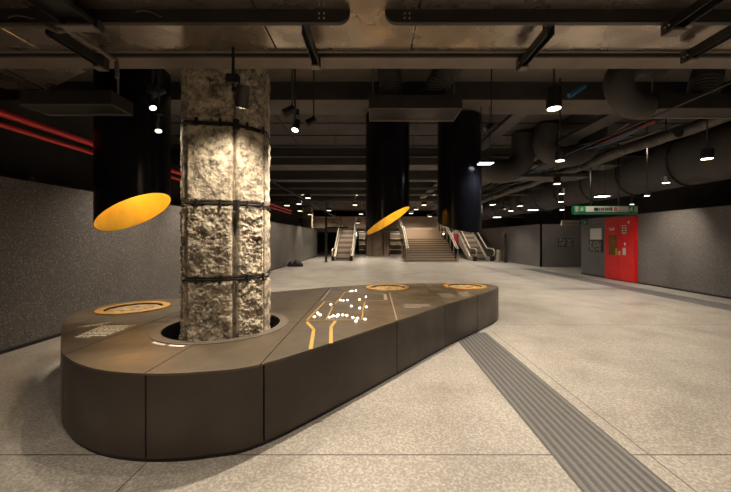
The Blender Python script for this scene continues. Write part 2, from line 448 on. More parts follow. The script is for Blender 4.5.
leds = [(318, 128), (340, 126), (306, 131), (247, 184), (265, 187), (289, 184), (362, 181), (401, 163), (188, 210), (313, 220), (363, 232), (404, 225),
        (107, 262), (124, 274), (88, 286), (113, 268), (180, 288), (202, 280), (232, 274), (225, 282), (260, 274), (285, 277), (322, 290), (350, 294), (340, 312), (396, 300)]
for i, (a, b) in enumerate(leds):
    x, y = T(a, b); r = .0165 if i not in (7, 2, 4, 15) else .011
    m = MB(); seg = 12; rings = [(1, 0), (.9, .35), (.6, .65), (.15, .8)]
    vs = []
    m.tube([(x, y, PT), (x, y, PT + .004), (x, y, PT + .009), (x, y, PT + .012)], r, seg, rs=[r, r * .95, r * .7, r * .25])
    o = m.build('map_light', 'led', plinth)

# ------------------------------------------------------------------ stone column
sec = [(-1.785, 3.07), (-1.31, 3.13), (-1.085, 3.39), (-1.19, 3.82), (-1.50, 4.06), (-1.87, 3.92), (-2.0, 3.42)]
sec = [(x - .028, y) for x, y in sec]
cc = Vector((sum(p[0] for p in sec) / 7, sum(p[1] for p in sec) / 7))
colm = thing('stone_column', 'tall column of rough buff stone blocks held by black iron clamps, rising through the plinth', 'column', (cc.x, cc.y, 0))
MB().prism([tuple(cc + (Vector(p) - cc) * .82) for p in sec], 0, ZC).build('core', 'black', colm)
courses = [(0.02, 0.47), (0.49, 1.195), (1.225, 1.925), (1.955, 2.70), (2.73, 3.45), (3.48, 4.55)]
def block(a, b, z0, z1, seed, res):
    """rounded rough slab on one face of the column"""
    a = Vector(a); b = Vector(b); d = b - a; L = d.length; d.normalize(); nrm = Vector((d.y, -d.x))
    if nrm.dot(a - cc) < 0: nrm = -nrm
    gap = .030; W = L - 2 * gap; Hh = z1 - z0; th = .085
    m = MB(); nu = max(4, int(W / res)); nv = max(4, int(Hh / res)); rad = .032
    amp = .019 if z1 < 1.95 else .012
    grid = []
    def P(u, v, q):                       # q: 0 back edge .. 1 front
        x = -W / 2 + W * u; z = z0 + Hh * v
        return x, z
    front = []
    for j in range(nv + 1):
        row = []
        for i in range(nu + 1):
            u = i / nu; v = j / nv; x = W * u; z = Hh * v
            e = min(x, W - x); f = min(z, Hh - z)
            # corner rounding in the face plane and pillow edge
            dx = rad - e if e < rad else 0; dz = rad - f if f < rad else 0
            dep = 0
            if dx > 0 or dz > 0:
                dd = min(1, math.hypot(dx, dz) / rad); dep = rad * (1 - math.sqrt(max(0, 1 - dd * dd)))
            p3 = Vector((a.x + d.x * (gap + x), a.y + d.y * (gap + x), z0 + z))
            q = p3 * 9 + Vector((seed * 3.1, seed, 0))
            n1 = noise.fractal(q, 1.0, 2.0, 5)
            n2 = noise.ridged_multi_fractal(p3 * 19 + Vector((seed, 0, seed)), .8, 2.2, 4, 1.0, 2.0)
            wq = p3 + .02 * Vector((noise.noise(p3 * 14), noise.noise(p3 * 14 + Vector((5, 0, 0))), noise.noise(p3 * 14 + Vector((0, 9, 0)))))
            n3 = noise.voronoi(wq * 32 + Vector((0, seed, 0)))[0][0]
            k = amp * (n1 * 1.3 + (n2 - 1.2) * .45 - (n3 - .4) * (1.0 if z1 < 1.95 else .6))
            if dx > 0 or dz > 0: k *= .5
            off = -dep + k
            if min(e, f) <= 1e-9: off = -rad
            row.append(Vector((p3.x + nrm.x * off, p3.y + nrm.y * off, p3.z)))
        front.append(row)
    nI = nu + 1
    for row in front: m.v += row
    for j in range(nv):
        for i in range(nu):
            m.f.append((j * nI + i, j * nI + i + 1, (j + 1) * nI + i + 1, (j + 1) * nI + i)); m.sm.append(True)
    # sides back to the core
    loop = [i for i in range(nI)] + [j * nI + nu for j in range(1, nv + 1)] + [nv * nI + i for i in range(nu - 1, -1, -1)] + [j * nI for j in range(nv - 1, 0, -1)]
    base = len(m.v)
    for k in loop:
        p = m.v[k].copy(); m.v.append(Vector((p.x - nrm.x * th, p.y - nrm.y * th, p.z)))
    n = len(loop)
    for k in range(n):
        q = (k + 1) % n; m.f.append((loop[k], base + k, base + q, loop[q])); m.sm.append(False)
    m.f.append(tuple(base + k for k in range(n))); m.sm.append(False)
    return m.build('stone_block', 'stone', colm)
for ci, (z0, z1) in enumerate(courses):
    for k in range(7):
        vis = k in (0, 1, 6)
        block(sec[k], sec[(k + 1) % 7], z0, z1, ci * 7 + k + 1, (.0065 if vis and 0 < ci < 5 else .035))
# clamp bands in the gaps and their brackets
def bandring(z, r=.010):
    P3 = []
    ex = [cc + (Vector(p) - cc) * .995 for p in sec]
    pts = []
    for i in range(7):
        a = ex[i]; b = ex[(i + 1) % 7]
        for t in (.06, .94): q = a.lerp(b, t); pts.append((q.x, q.y, z))
    pts.append(pts[0])
    return MB().tube(pts, r, 8).build('clamp_band', 'iron', colm)
for z in (1.21, 1.94, 2.715, 3.465):
    bd = bandring(z)
    for k in range(7):
        a = Vector(sec[k]); b = Vector(sec[(k + 1) % 7]); d = (b - a).normalized(); nrm = Vector((d.y, -d.x))
        if k == 6 or k == 2: continue
        for t in ((.27, .72) if (b - a).length > .4 else (.35, .85) if k == 1 else (.5,)):
            p = a.lerp(b, t) + nrm * .010
            MB().bar((p.x, p.y, z - .038), (p.x, p.y, z + .038), .018, .024).build('bracket', 'iron', bd)
    if abs(z - 2.715) < .01 or abs(z - 1.94) < .01:
        p = Vector(sec[1]) + Vector((.02, -.02))
        MB().bar((p.x, p.y, z - .07), (p.x, p.y, z + .03), .045, .04).build('corner_bracket', 'iron', bd)

# ------------------------------------------------------------------ hanging drums
def drum(x, y, r, z0, a, b, ztop, label):
    t = thing('hanging_drum', label, 'hanging light drum', (x, y, z0), None)
    seg = 96
    def wall(rad, flip, top):
        m = MB()
        for k in range(seg):
            an = 2 * math.pi * k / seg; dx = rad * math.cos(an); dy = rad * math.sin(an)
            m.v += [Vector((x + dx, y + dy, z0 + a * dx + b * dy)), Vector((x + dx, y + dy, top))]
        for k in range(seg):
            q = (k + 1) % seg; m.f.append((2 * k, 2 * q, 2 * q + 1, 2 * k + 1)); m.sm.append(True)
        return m
    sh = wall(r, 0, ztop)
    sh.f.append(tuple(2 * k + 1 for k in range(seg))); sh.sm.append(False)
    # lip joining shell and lining
    base = len(sh.v); inner = r - .006
    for k in range(seg):
        an = 2 * math.pi * k / seg; dx = inner * math.cos(an); dy = inner * math.sin(an); sh.v.append(Vector((x + dx, y + dy, z0 + a * dx + b * dy)))
    for k in range(seg):
        q = (k + 1) % seg; sh.f.append((2 * k, base + k, base + q, 2 * q)); sh.sm.append(False)
    sh.build('shell', 'drum', t)
    li = wall(r - .007, 1, min(ztop - .05, z0 + 1.7)).build('gold_lining', 'gold', t, clean=False)
    li.data.flip_normals()
    bf = MB().tube([(x, y, z0 + 1.55), (x, y, z0 + 1.62)], r - .01, 48).build('lamp_plate', 'gold', t)
    MB().tube([(x, y, z0 + 1.53), (x, y, z0 + 1.55)], .09, 32).build('lamp_lens', 'lens', t)
    if ztop < ZC - .6:
        for k in range(3):
            an = 2.1 * k; MB().tube([(x + .3 * math.cos(an), y + .3 * math.sin(an), ztop), (x + .3 * math.cos(an), y + .3 * math.sin(an), ZC)], .008, 6).build('hanger_rod', 'black', t)
    light('SPOT', (x, y, z0 + 1.5), 70, (1, .88, .66), .08, 120, .9)
drum(-3.34, 4.53, .435, 1.97, .60, -.06, 3.95, 'widest glossy black drum with gold-lined slanted mouth, beside the stone column')
drum(.27, 6.444, .434, 1.956, .60, -.19, 4.04, 'middle glossy black drum of three, its gold mouth above the far stairs')
drum(1.73, 6.60, .435, 1.87, -.16, .30, 4.04, 'glossy black drum whose gold inside is hidden, over the far end of the plinth')

# ------------------------------------------------------------------ big duct above the camera and its trim
dk = thing('supply_duct', 'wide galvanised air duct crossing the whole ceiling in front of the stone column', 'duct', (3, 2.1, 3.245))
for a, b in ((-6.8, -2.9), (-2.895, -.85), (-.845, .32), (.325, 2.9), (2.905, 6.2), (6.205, 13.8)):
    MB().box(a, b, .9, 2.855, 3.245, 3.85).build('duct_section', 'galv', dk, bevel=.01)
MB().box(-6.8, 13.8, 2.835, 2.862, 3.235, 3.27).build('corner_flange', 'grille', dk)
m = MB()
for x in (-5.6, -2.9, -.85, .32, 2.9, 6.2):
    for yy in (1.2, 2.7): MB().bar((x, yy, 3.85), (x, yy, ZC), .012, .012).build('hanger_rod', 'black', dk)
def strap(x0, x1, r0, r1, label):
    """black flat bar on edge hung under the duct, with rounded lower corners"""
    t = thing('support_rail', label, 'rail', ((x0 + x1) / 2, 2.35, 3.15))
    y0, y1, z0, z1 = 2.325, 2.36, 3.150, 3.244
    pts = []
    pts += [(x0, z1)]
    if r0: pts += [(x0 + r0 - r0 * math.cos(a), z0 + r0 - r0 * math.sin(a)) for a in [R(k * 15) for k in range(7)]]
    else: pts += [(x0, z0)]
    if r1: pts += [(x1 - r1 + r1 * math.sin(a), z0 + r1 - r1 * math.cos(a)) for a in [R(k * 15) for k in range(7)]]
    else: pts += [(x1, z0)]
    pts += [(x1, z1)]
    m = MB(); n = len(pts); m.v = [Vector((x, y, z)) for y in (y0, y1) for x, z in pts]
    m.f = [tuple(range(n)), tuple(range(n, 2 * n))[::-1]] + [(k, (k + 1) % n, n + (k + 1) % n, n + k) for k in range(n)]; m.sm = [False] * len(m.f)
    m.build('flat_bar', 'blackmetal', t)
    ends = []
    if r1: ends.append(x1 - .22)
    if r0: ends.append(x0 + .14)
    for e in ends:
        for dx in (0, .035):
            for z in (3.178, 3.212):
                MB().tube([(e + dx, 2.317, z), (e + dx, 2.326, z)], .006, 10).build('bolt', 'silver', t)
    return t
strap(-6.6, on(350, 23, 3.15)[0], 0, .085, 'long black flat rail under the duct whose rounded end stops above the stone column side')
strap(on(385, 23, 3.15)[0], 7.5, .085, 0, 'long black flat rail under the duct running off above the red door side')
# longitudinal black channels poking out below the beam
def channel(x, y0, y1, z, label, d=.075, w=.055):
    t = thing('support_channel', label, 'bracket', (x, y1, z))
    MB().box(x - w / 2, x - w / 2 + .006, y0, y1, z, z + d).box(x - w / 2, x + w / 2, y0, y1, z + d - .006, z + d).box(x + w / 2 - .006, x + w / 2, y0, y1, z, z + d).build('channel', 'blackmetal', t)
    MB().box(x - w / 2 - .01, x + w / 2 + .01, y1 - .05, y1 + .004, z - .014, z + d + .01).build('end_plate', 'greymetal', t)
    MB().box(x - w / 2 - .004, x + w / 2 + .004, y1 - .09, y1 - .02, z - .024, z - .008).build('end_clip', 'grille', t)
    for k in (0, .03): MB().tube([(x - w / 2 - .012, y1 - .03 - k, z + .03), (x - w / 2 - .004, y1 - .03 - k, z + .03)], .006, 8).build('bolt', 'silver', t)
    MB().tube([(x, y0 + .1, z + d), (x, y0 + .1, 3.245)], .01, 6).build('rod', 'black', t)
channel(-2.37, 2.37, 2.86, 3.09, 'black support channel with conduit clipped along it, nearest the dark tray')
channel(-.50, 2.37, 2.84, 3.09, 'thin black support channel just beyond the stone column top')
channel(1.29, 2.37, 2.86, 3.09, 'black support channel above the tall drums')
channel(2.66, 1.6, 2.78, 3.11, 'long black support channel pointing at the camera above the red door side')
channel(2.14, 1.5, 2.36, 3.085, 'short deep black support channel crossing the flat rail above the red door side', d=.06, w=.09)
channel(-2.07, 1.6, 2.34, 3.10, 'broad dark support channel crossing the flat rail near the conduit bend', w=.22, d=.045)
# conduit bent under the duct
c1 = at(0, 21, 2.36); pts = [(-5.0, 2.31, 3.13), (-3.4, 2.31, 3.12), at(45, 26, 2.31), at(58, 31, 2.31), at(66, 30, 2.36), at(73, 33, 2.42), at(110, 57, 2.72), at(116, 60, 2.80)]
pts += [at(117, 64, 2.80), at(117, 78, 2.80)]
cd = tag(MB().tube(pts, .017, 10).build('conduit', mat('brown grey conduit', (.12, .09, .075), .5)), 'bent brown-grey conduit running under the duct and turning down near the dark tray', 'conduit')
# small white loop cables by the rail
for (a, b, c), lab in ((((8, 18), (18, 13), (32, 19)), 'thin pale loop of cable on the black rail, nearest the wall'), (((136, 12), (148, 8), (160, 17)), 'thin pale loop of cable on the black rail, before the stone column')):
    P3 = [at(*a, 2.31), at(*b, 2.30), at(*c, 2.31)]
    pts = [P3[0] * (1 - t) ** 2 + P3[1] * 2 * t * (1 - t) + P3[2] * t * t for t in [k / 10 for k in range(11)]]
    pts = [P3[0] + Vector((0, .03, .03))] + pts + [P3[2] + Vector((0, .03, .03))]
    tag(MB().tube(pts, .0035, 6).build('loop_cable', 'grille'), lab, 'cable')
# slanted duct panels at upper left, behind the beam
sd = thing('branch_duct', 'brown galvanised branch duct dropping at a slant toward the dark tray', 'duct', (-4.6, 3.6, 3.3))
z = 3.3
q = [on(0, 89, z), on(47, 90.5, z), on(86, 71, z), on(62, 60, z), on(-60, 60, z), on(-60, 89, z)]
MB().prism(q, z, z + .5).build('duct_body', 'galv', sd)
a = on(0, 66, z); b = on(44, 89.5, z)
MB().bar((a[0], a[1], z - .004), (b[0], b[1], z - .004), .012, .006).build('seam', 'black', sd)
MB().tube([(-4.5, 3.6, 3.8), (-4.5, 3.6, ZC)], .01, 6).build('hanger_rod', 'black', sd)

# ------------------------------------------------------------------ ceiling trays (fan coil boxes)
def tray(x0, x1, y0, y1, z, h, label):
    t = thing('fan_coil_tray', label, 'ceiling unit', ((x0 + x1) / 2, (y0 + y1) / 2, z))
    MB().box(x0, x1, y0, y1, z + .012, z + h).build('casing', 'greymetal', t)
    w = .05
    MB().box(x0, x1, y0, y0 + .012, z, z + .012).box(x0, x1, y1 - w, y1, z, z + .012).box(x0, x0 + .014, y0, y1, z, z + .012).box(x1 - .014, x1, y0, y1, z, z + .012).build('bottom_frame', 'grille', t)
    for sx in (x0 + .06, x1 - .06):
        MB().tube([(sx, (y0 + y1) / 2, z + h), (sx, (y0 + y1) / 2, ZC if (y0 + y1) / 2 > 3 else 3.9)], .012, 6).build('hanger_rod', 'grille', t)
tray(-4.04, -2.99, 3.70, 4.04, 3.128, .165, 'dark shallow ceiling tray hung beside the stone column, above the gold-mouthed near drum')
tray(-.08, 1.36, 5.0, 5.55, 3.605, .215, 'dark shallow ceiling tray hung in front of the two tall drums')
tray(4.40, 7.2, 5.0, 5.42, 3.605, .235, 'dark shallow ceiling tray hung over the walkway toward the red door')
def flex(pts, r, label, ribs=True, mt='duct', name='flexible_duct'):
    pts = [Vector(p) for p in pts]; fine = []
    n = len(pts)
    for i in range(n - 1):
        p0 = pts[max(i - 1, 0)]; p1 = pts[i]; p2 = pts[i + 1]; p3 = pts[min(i + 2, n - 1)]
        for j in range(14):
            t = j / 14; fine.append(.5 * ((2 * p1) + (p2 - p0) * t + (2 * p0 - 5 * p1 + 4 * p2 - p3) * t * t + (3 * p1 - p0 - 3 * p2 + p3) * t ** 3))
    fine.append(pts[-1])
    rs = [r * (1 + (.035 if k % 2 else -.035) * (1 if ribs else 0)) for k in range(len(fine))]
    return tag(MB().tube(fine, r, 20, rs=rs).build(name, mt), label, 'duct')
flex([(.28, 5.3, 3.83), (.28, 5.3, 4.1), (.22, 5.25, 4.59)], .19, 'dark ribbed flexible duct rising upright from the tray before the tall drums')
flex([(.98, 5.3, 3.83), (1.0, 5.3, 4.05), (1.2, 5.3, 4.35), (1.4, 5.3, 4.58)], .19, 'dark ribbed flexible duct leaning outward from the tray before the tall drums')
flex([(4.39, 5.2, 3.72), (4.15, 5.2, 3.74), (3.92, 5.15, 3.9), (3.85, 5.1, 4.15), (4.1, 5.1, 4.38), (4.6, 5.2, 4.42)], .2, 'grey elbow duct curling out of the end of the tray toward the red door', ribs=False)
flex([(5.25, 5.2, 3.85), (5.3, 5.2, 4.1), (5.45, 5.25, 4.58)], .2, 'dark ribbed flexible duct rising from the tray toward the red door')
flex([(6.3, 5.2, 3.85), (6.4, 5.2, 4.1), (6.5, 5.25, 4.58)], .2, 'dark ribbed flexible duct at the frame edge end of the tray toward the red door')
# blue sleeve
tag(MB().tube([at(569, 96, 4.9), at(584, 86, 4.9)], .04, 10).build('blue_sleeve', 'blue'), 'small blue sleeve on the pipework above the round black pendant', 'pipe sleeve')

# lower return ducts beyond the drums
flex([(2.4, 9.0, 4.1), (3.1, 9.0, 3.55), (3.7, 9.1, 3.5), (4.1, 9.1, 3.75), (4.2, 9.1, 4.5)], .32, 'thick dark grey round duct bending upward just past the third drum', ribs=False)
flex([(4.5, 8.4, 4.5), (4.4, 8.4, 4.0), (4.8, 8.4, 3.72), (5.5, 8.5, 3.9), (5.9, 8.6, 4.5)], .27, 'dark U-shaped round duct hung below the beam beside the pendant', ribs=False)
flex([(.62, 8.6, 4.5), (.66, 8.6, 3.95), (.72, 8.5, 3.7)], .2, 'dark drooping duct seen between the two tall drums', ribs=False)
# flat tray under it
tray(2.45, 5.9, 8.9, 9.5, 3.30, .10, 'long dark shallow tray under the bending round ducts')

# ------------------------------------------------------------------ long round duct along the right
rd = thing('round_duct', 'huge dark round duct with hoops running above the red door wall', 'duct', (8.9, 12, 3.1))
MB().tube([(8.9, YB + .3, 3.80), (8.9, 26, 3.80)], .69, 48).build('duct_pipe', 'duct', rd)
for y in [3.4 + 1.9 * k for k in range(12)]:
    m = MB(); n = 40
    pts = [(8.9 + .735 * math.cos(2 * math.pi * k / n), y, 3.80 + .735 * math.sin(2 * math.pi * k / n)) for k in range(n + 1)]
    m.tube(pts, .026, 8, caps=False); m.build('hoop', 'black', rd)
# smaller longitudinal services between the duct and the hall
def run(name, x, z, y0, y1, r, mt, label, cat='pipe', box=None, wig=0):
    if box:
        o = thing(name, label, cat, (x, (y0 + y1) / 2, z))
        MB().box(x - box[0] / 2, x + box[0] / 2, y0, y1, z, z + box[1]).build('channel', mt, o)
        for k in range(5):
            yy = y0 + .3 + (y1 - y0 - .6) * k / 4; MB().box(x - .006, x + .006, yy - .006, yy + .006, z + box[1], ZC).build('hanger_rod', 'black', o)
        return o
    else:
        pts = [(x + wig * math.sin(y * 1.7 + x * 5), y, z + wig * math.cos(y * 2.3 + x)) for y in [y0 + (y1 - y0) * k / 40 for k in range(41)]]
        o = MB().tube(pts, r, 12).build(name, mt)
    return tag(o, label, cat)
run('insulated_pipe', 6.6, 3.93, 5.7, 28, .13, 'foil', 'thick dull foil-wrapped pipe running alongside the huge round duct', wig=.03)
run('insulated_pipe', 6.0, 3.72, 6.4, 28, .11, 'foil', 'thinner crumpled foil pipe below and inboard of the thick foil-wrapped one', wig=.035)
run('red_pipe', 5.65, 3.98, 6.5, 9.5, .05, mat('dull red pipe', (.16, .035, .03), .6), 'short dull red pipe glimpsed among the foil pipes')
run('cable_tray', 5.0, 4.12, 6.5, 28, .1, 'greymetal', 'dark cable tray running inboard of the foil pipes', 'cable tray', (.45, .08))
run('cable_tray', 2.95, 4.1, 6.5, 20, .1, 'greymetal', 'narrow dark cable tray running beyond the third drum', 'cable tray', (.3, .08))
run('blue_cable', 5.35, 3.84, 6.6, 12, .02, 'blue', 'thin blue cable looping among the foil pipes', 'cable', wig=.04)
for k, (x, z) in enumerate(((5.5, 3.82), (5.8, 3.86), (6.15, 3.98), (5.2, 3.95))):
    run('slack_cable', x, z, 6.6, 24, .013, 'grille' if k % 2 else 'black', ['pale slack cable hung lowest among the foil pipes', 'black slack cable among the foil pipes', 'pale slack cable against the thick foil-wrapped pipe', 'black slack cable above the cable tray edge'][k], 'cable', wig=.06)
run('sprinkler_pipe', 4.6, 3.62, 3.2, 28, .02, 'black', 'thin black sprinkler pipe running down the hall inboard of the trays')
run('light_track', 6.3, 3.05, 12.5, 28, .03, 'black', 'black lighting track running toward the far escalator', 'lighting track', (.05, .04))
run('light_track', -3.3, 3.45, 9, 28, .03, 'black', 'black lighting track running down the hall beside the wall-side pipes', 'lighting track', (.05, .04))

# cross pipes under the far ceiling
for k, (y, z) in enumerate(((9.4, 4.0), (12.9, 3.95), (15.0, 3.9), (17.0, 3.9), (19.4, 3.88))):
    tag(MB().tube([(-6.8, y, z), (8.0, y, z)], .035, 10).build('cross_pipe', 'grille' if k % 2 else 'blackmetal'),
        ['black pipe crossing the hall just past the drums', 'taupe pipe crossing the hall under the second row of beams', 'black pipe crossing the hall midway to the stairs', 'taupe pipe crossing the hall ahead of the last beam', 'black pipe crossing the hall farthest before the stairs'][k], 'pipe')

# red fire pipes on the left
for z, r, lab in ((3.33, .052, 'thick bright red fire pipe along the dark wall, upper of the pair'), (3.165, .036, 'thin bright red fire pipe along the dark wall, lower of the pair')):
    t = thing('fire_pipe', lab, 'pipe', (-5.12, 8, z - r))
    MB().tube([(-5.12, YB + 1, z), (-5.12, 20, z)], r, 16).build('pipe', 'redpipe', t)
    for y in (3.0, 6.0, 9.0, 12.0, 15.0):
        MB().tube([(-5.12, y - .03, z), (-5.12, y + .03, z)], r + .012, 16).build('coupling', 'redpipe', t)
        MB().bar((-5.12, y + .3, z + r - .005), (-5.12, y + .3, ZC), .012, .012).build('hanger_rod', 'black', t)
# camera dome on top of the left wall
t = thing('camera_dome', 'small clear camera dome sitting on top of the grey wall beneath the red pipes', 'security camera', (-5.26, 4.95, LW))
px = on(44, 177.5, 2.5)
MB().tube([(-5.26, 4.95, LW), (-5.26, 4.95, LW + .03)], .08, 20).build('base', 'blackmetal', t)
m = MB(); m.tube([(-5.26, 4.95, LW + .03 + .07 * math.sin(a)) for a in [R(k * 15) for k in range(6)]], .07, 20, rs=[.07 * math.cos(R(k * 15)) for k in range(6)]); m.build('dome', mat('dark clear dome', (.05, .05, .05), .08), t)

# ------------------------------------------------------------------ luminaires
def pendant(x, y, z, r, h, label, ztop=ZC, group=None, energy=60, rod=.011, lens='lens', angle=95, cone=None, col=(1, .865, .70)):
    t = thing('pendant_light', label, 'pendant light', (x, y, z), group)
    MB().tube([(x, y, z + .004), (x, y, z + h)], r, 28).build('housing', 'blackmetal', t, bevel=0)
    MB().tube([(x, y, z), (x, y, z + .006)], r * .86, 24).build('lens', lens, t)
    MB().tube([(x, y, z + h), (x, y, ztop)], rod, 8).build('rod', 'black', t)
    MB().tube([(x, y, ztop - .02), (x, y, ztop)], rod * 4, 12).build('canopy', 'black', t)
    if energy: light('SPOT', (x, y, z - .02), energy, col, .06, angle, .8)
pend = [ # px, py of lens, z, r, h, energy, ztop, label
 (554, 109, 3.0, .076, .22, 60, 3.2, 'largest round black pendant spotlight, on double rod in front of the ceiling trays'),
 (707, 159, 2.95, .088, .17, 50, ZC, 'squat black pendant in front of the huge round duct, nearest the frame edge'),
 (666, 183, 2.97, .085, .16, 45, ZC, 'squat black pendant hanging between the red door and the nearest duct pendant'),
 (647, 196, 2.6, .06, .12, 0, ZC, 'small black pendant hanging just past the green direction sign'),
 (560, 161, 2.95, .078, .16, 45, ZC, 'round black pendant below the bending ducts, lowest tip warm and bright'),
 (557, 184, 3.0, .085, .17, 45, ZC, 'black pendant topmost of the string stacked above the green direction sign end'),
 (561.5, 194, 3.0, .085, .17, 0, ZC, 'black pendant second down in the string beside the green direction sign'),
 (561, 202, 3.0, .10, .2, 40, ZC, 'black pendant third down in the string beside the green direction sign'),
 (562, 210, 2.6, .08, .15, 0, ZC, 'black pendant at the bottom of the string beside the green direction sign'),
 (632, 204.5, 2.8, .07, .1, 0, ZC, 'tiny black pendant right above the green direction sign'),
 (492, 205, 3.0, .10, .2, 30, ZC, 'small black pendant seen just past the third drum, lower one'),
 (511, 211, 3.0, .13, .25, 0, ZC, 'small black pendant in front of the far escalator wall'),
]
for px_, py_, z, r, h, e, zt, lab in pend:
    x, y = on(px_, py_, z)
    if zt == 3.2: zt = ZC
    pendant(x, y, z, r, h, lab, zt, energy=e)
def panel(px_, py_, z, w, label, e=60):
    x, y = on(px_, py_, z)
    t = thing('pendant_panel_light', label, 'panel light', (x, y, z))
    MB().box(x - w / 2, x + w / 2, y - w * .35, y + w * .35, z, z + .05).build('housing', 'blackmetal', t)
    MB().box(x - w / 2 + .01, x + w / 2 - .01, y - w * .35 + .01, y + w * .35 - .01, z - .006, z + .001).build('diffuser', 'lens_cool', t)
    for s in (-1, 1): MB().tube([(x + s * w * .3, y, z + .05), (x + s * w * .3, y, ZC)], .008, 6).build('rod', 'black', t)
    light('SPOT', (x, y, z - .03), e, (.88, .93, 1), .12, 140, .8)
panel(485.5, 163.5, 3.0, .27, 'small cool white panel light hanging against the third drum', 22)
panel(602, 196.5, 3.0, .38, 'cool white panel light hanging above the green direction sign', 45)
panel(533, 210, 3.0, .42, 'cool white panel light hanging over the far recess wall', 30)
panel(497, 217.3, 3.0, .45, 'cool white panel light farthest back, over the far escalator', 30)
def spot(px_, py_, d, tgt, label, energy, tilt=True, ztop=ZC, r=.045, h=.14, rodoff=(0, 0), cone=70):
    p = at(px_, py_, d); tg = Vector(tgt); dr = (tg - p).normalized()
    t = thing('spotlight', label, 'spotlight', tuple(p))
    q = p - dr * h
    MB().tube([p, q], r, 24).build('lamp_head', 'blackmetal', t)
    MB().tube([p + dr * .002, p - dr * .004], r * .85, 20).build('lens', 'lens', t)
    rx, ry = p.x + rodoff[0], p.y + rodoff[1]
    MB().tube([(rx, ry, q.z - .01), (rx, ry, ztop)], .013, 8).build('rod', 'black', t)
    MB().bar((rx, ry, q.z), tuple(q + dr * .03), .03, .03).build('yoke', 'black', t)
    MB().box(rx - .05, rx + .05, ry - .03, ry + .03, q.z + .05, q.z + .12).build('driver_box', 'black', t)
    light('SPOT', tuple(p + dr * .02), energy, (1, .87, .68), .03, cone, 1.0, target=tgt)
spot(241.5, 107, 2.72, (-1.36, 3.12, 1.9), 'black track spotlight hanging right in front of the stone column', 34, ztop=3.2, r=.05, h=.17, rodoff=(-.07, 0), cone=105)
spot(295, 130, 4.0, (-1.15, 3.45, 1.6), 'black spotlight with starry glare hanging beyond the column, over the map', 50)
spot(153, 108, 3.45, (-1.7, 3.1, 1.9), 'black spotlight between the dark tray and the stone column, upper of two', 35, r=.036)
spot(158.5, 131, 3.6, (-1.9, 3.05, .8), 'black spotlight in front of the near drum, lower of two', 40, r=.036)
# unlit heads
for (px_, py_, d, lab) in ((289, 112, 3.9, 'unlit black spotlight head on the rod above the starry one'), (311, 122, 4.6, 'unlit black box fitting hanging beyond the starry spotlight'), (489, 128, 5.2, 'unlit black spotlight tilted on a rod beside the third drum'),
                         (158, 92, 3.9, 'unlit small camera-like fitting above the two spotlights by the column')):
    p = at(px_, py_, d); t = thing('spotlight', lab, 'spotlight', tuple(p))
    MB().tube([p + Vector((-.06, -.02, -.03)), p + Vector((.05, .03, .05))], .05, 18).build('lamp_head', 'black', t)
    MB().tube([p + Vector((-.061, -.0205, -.0305)), p + Vector((-.058, -.018, -.028))], .04, 16).build('glass', 'grille', t)
    MB().tube([p + Vector((.04, 0, .0)), Vector((p.x + .04, p.y, ZC))], .010, 6).build('rod', 'black', t)

# far downlights seen as small bright dots
far = [(299, 204, 17), (308, 198, 15), (287, 205.5, 15), (300, 211, 20), (310, 214.5, 24), (329, 210.5, 20), (355, 205, 17), (361, 214, 22), (358, 223, 30), (416, 209.5, 20), (424, 205, 18), (411, 213.5, 24), (430, 216.5, 28), (458, 219, 30), (493, 204.5, 16), (503, 209, 20), (520, 206, 16)]
names = ['by the red pipes, nearest the column', 'over the escalator approach, highest of its cluster', 'closest to the stone column edge', 'above the grey wall end', 'low over the wall-side escalator', 'above the wall-side escalator top', 'against the second drum edge, upper', 'against the second drum edge, middle', 'against the second drum edge, lowest', 'between the two tall drums, middle', 'between the two tall drums, highest', 'between the two tall drums, closest to the gold mouth', 'above the top of the stairs', 'behind the third drum', 'just past the third drum, higher', 'ahead of the lighting track bend', 'among the pendants near the far recess']
for (a, b, d), nm in zip(far, names):
    p = at(a, b, d); w = .07 + d * .004
    t = thing('downlight', 'small warm downlight ' + nm, 'downlight', tuple(p))
    MB().box(p.x - w, p.x + w, p.y - w, p.y + w, p.z, p.z + .16).build('housing', 'black', t)
    MB().box(p.x - w * .8, p.x + w * .8, p.y - w * .8, p.y + w * .8, p.z - .012, p.z).build('lens', 'lens_dim', t)
    MB().tube([(p.x, p.y, p.z + .16), (p.x, p.y, ZC)], .012, 6).build('rod', 'black', t)

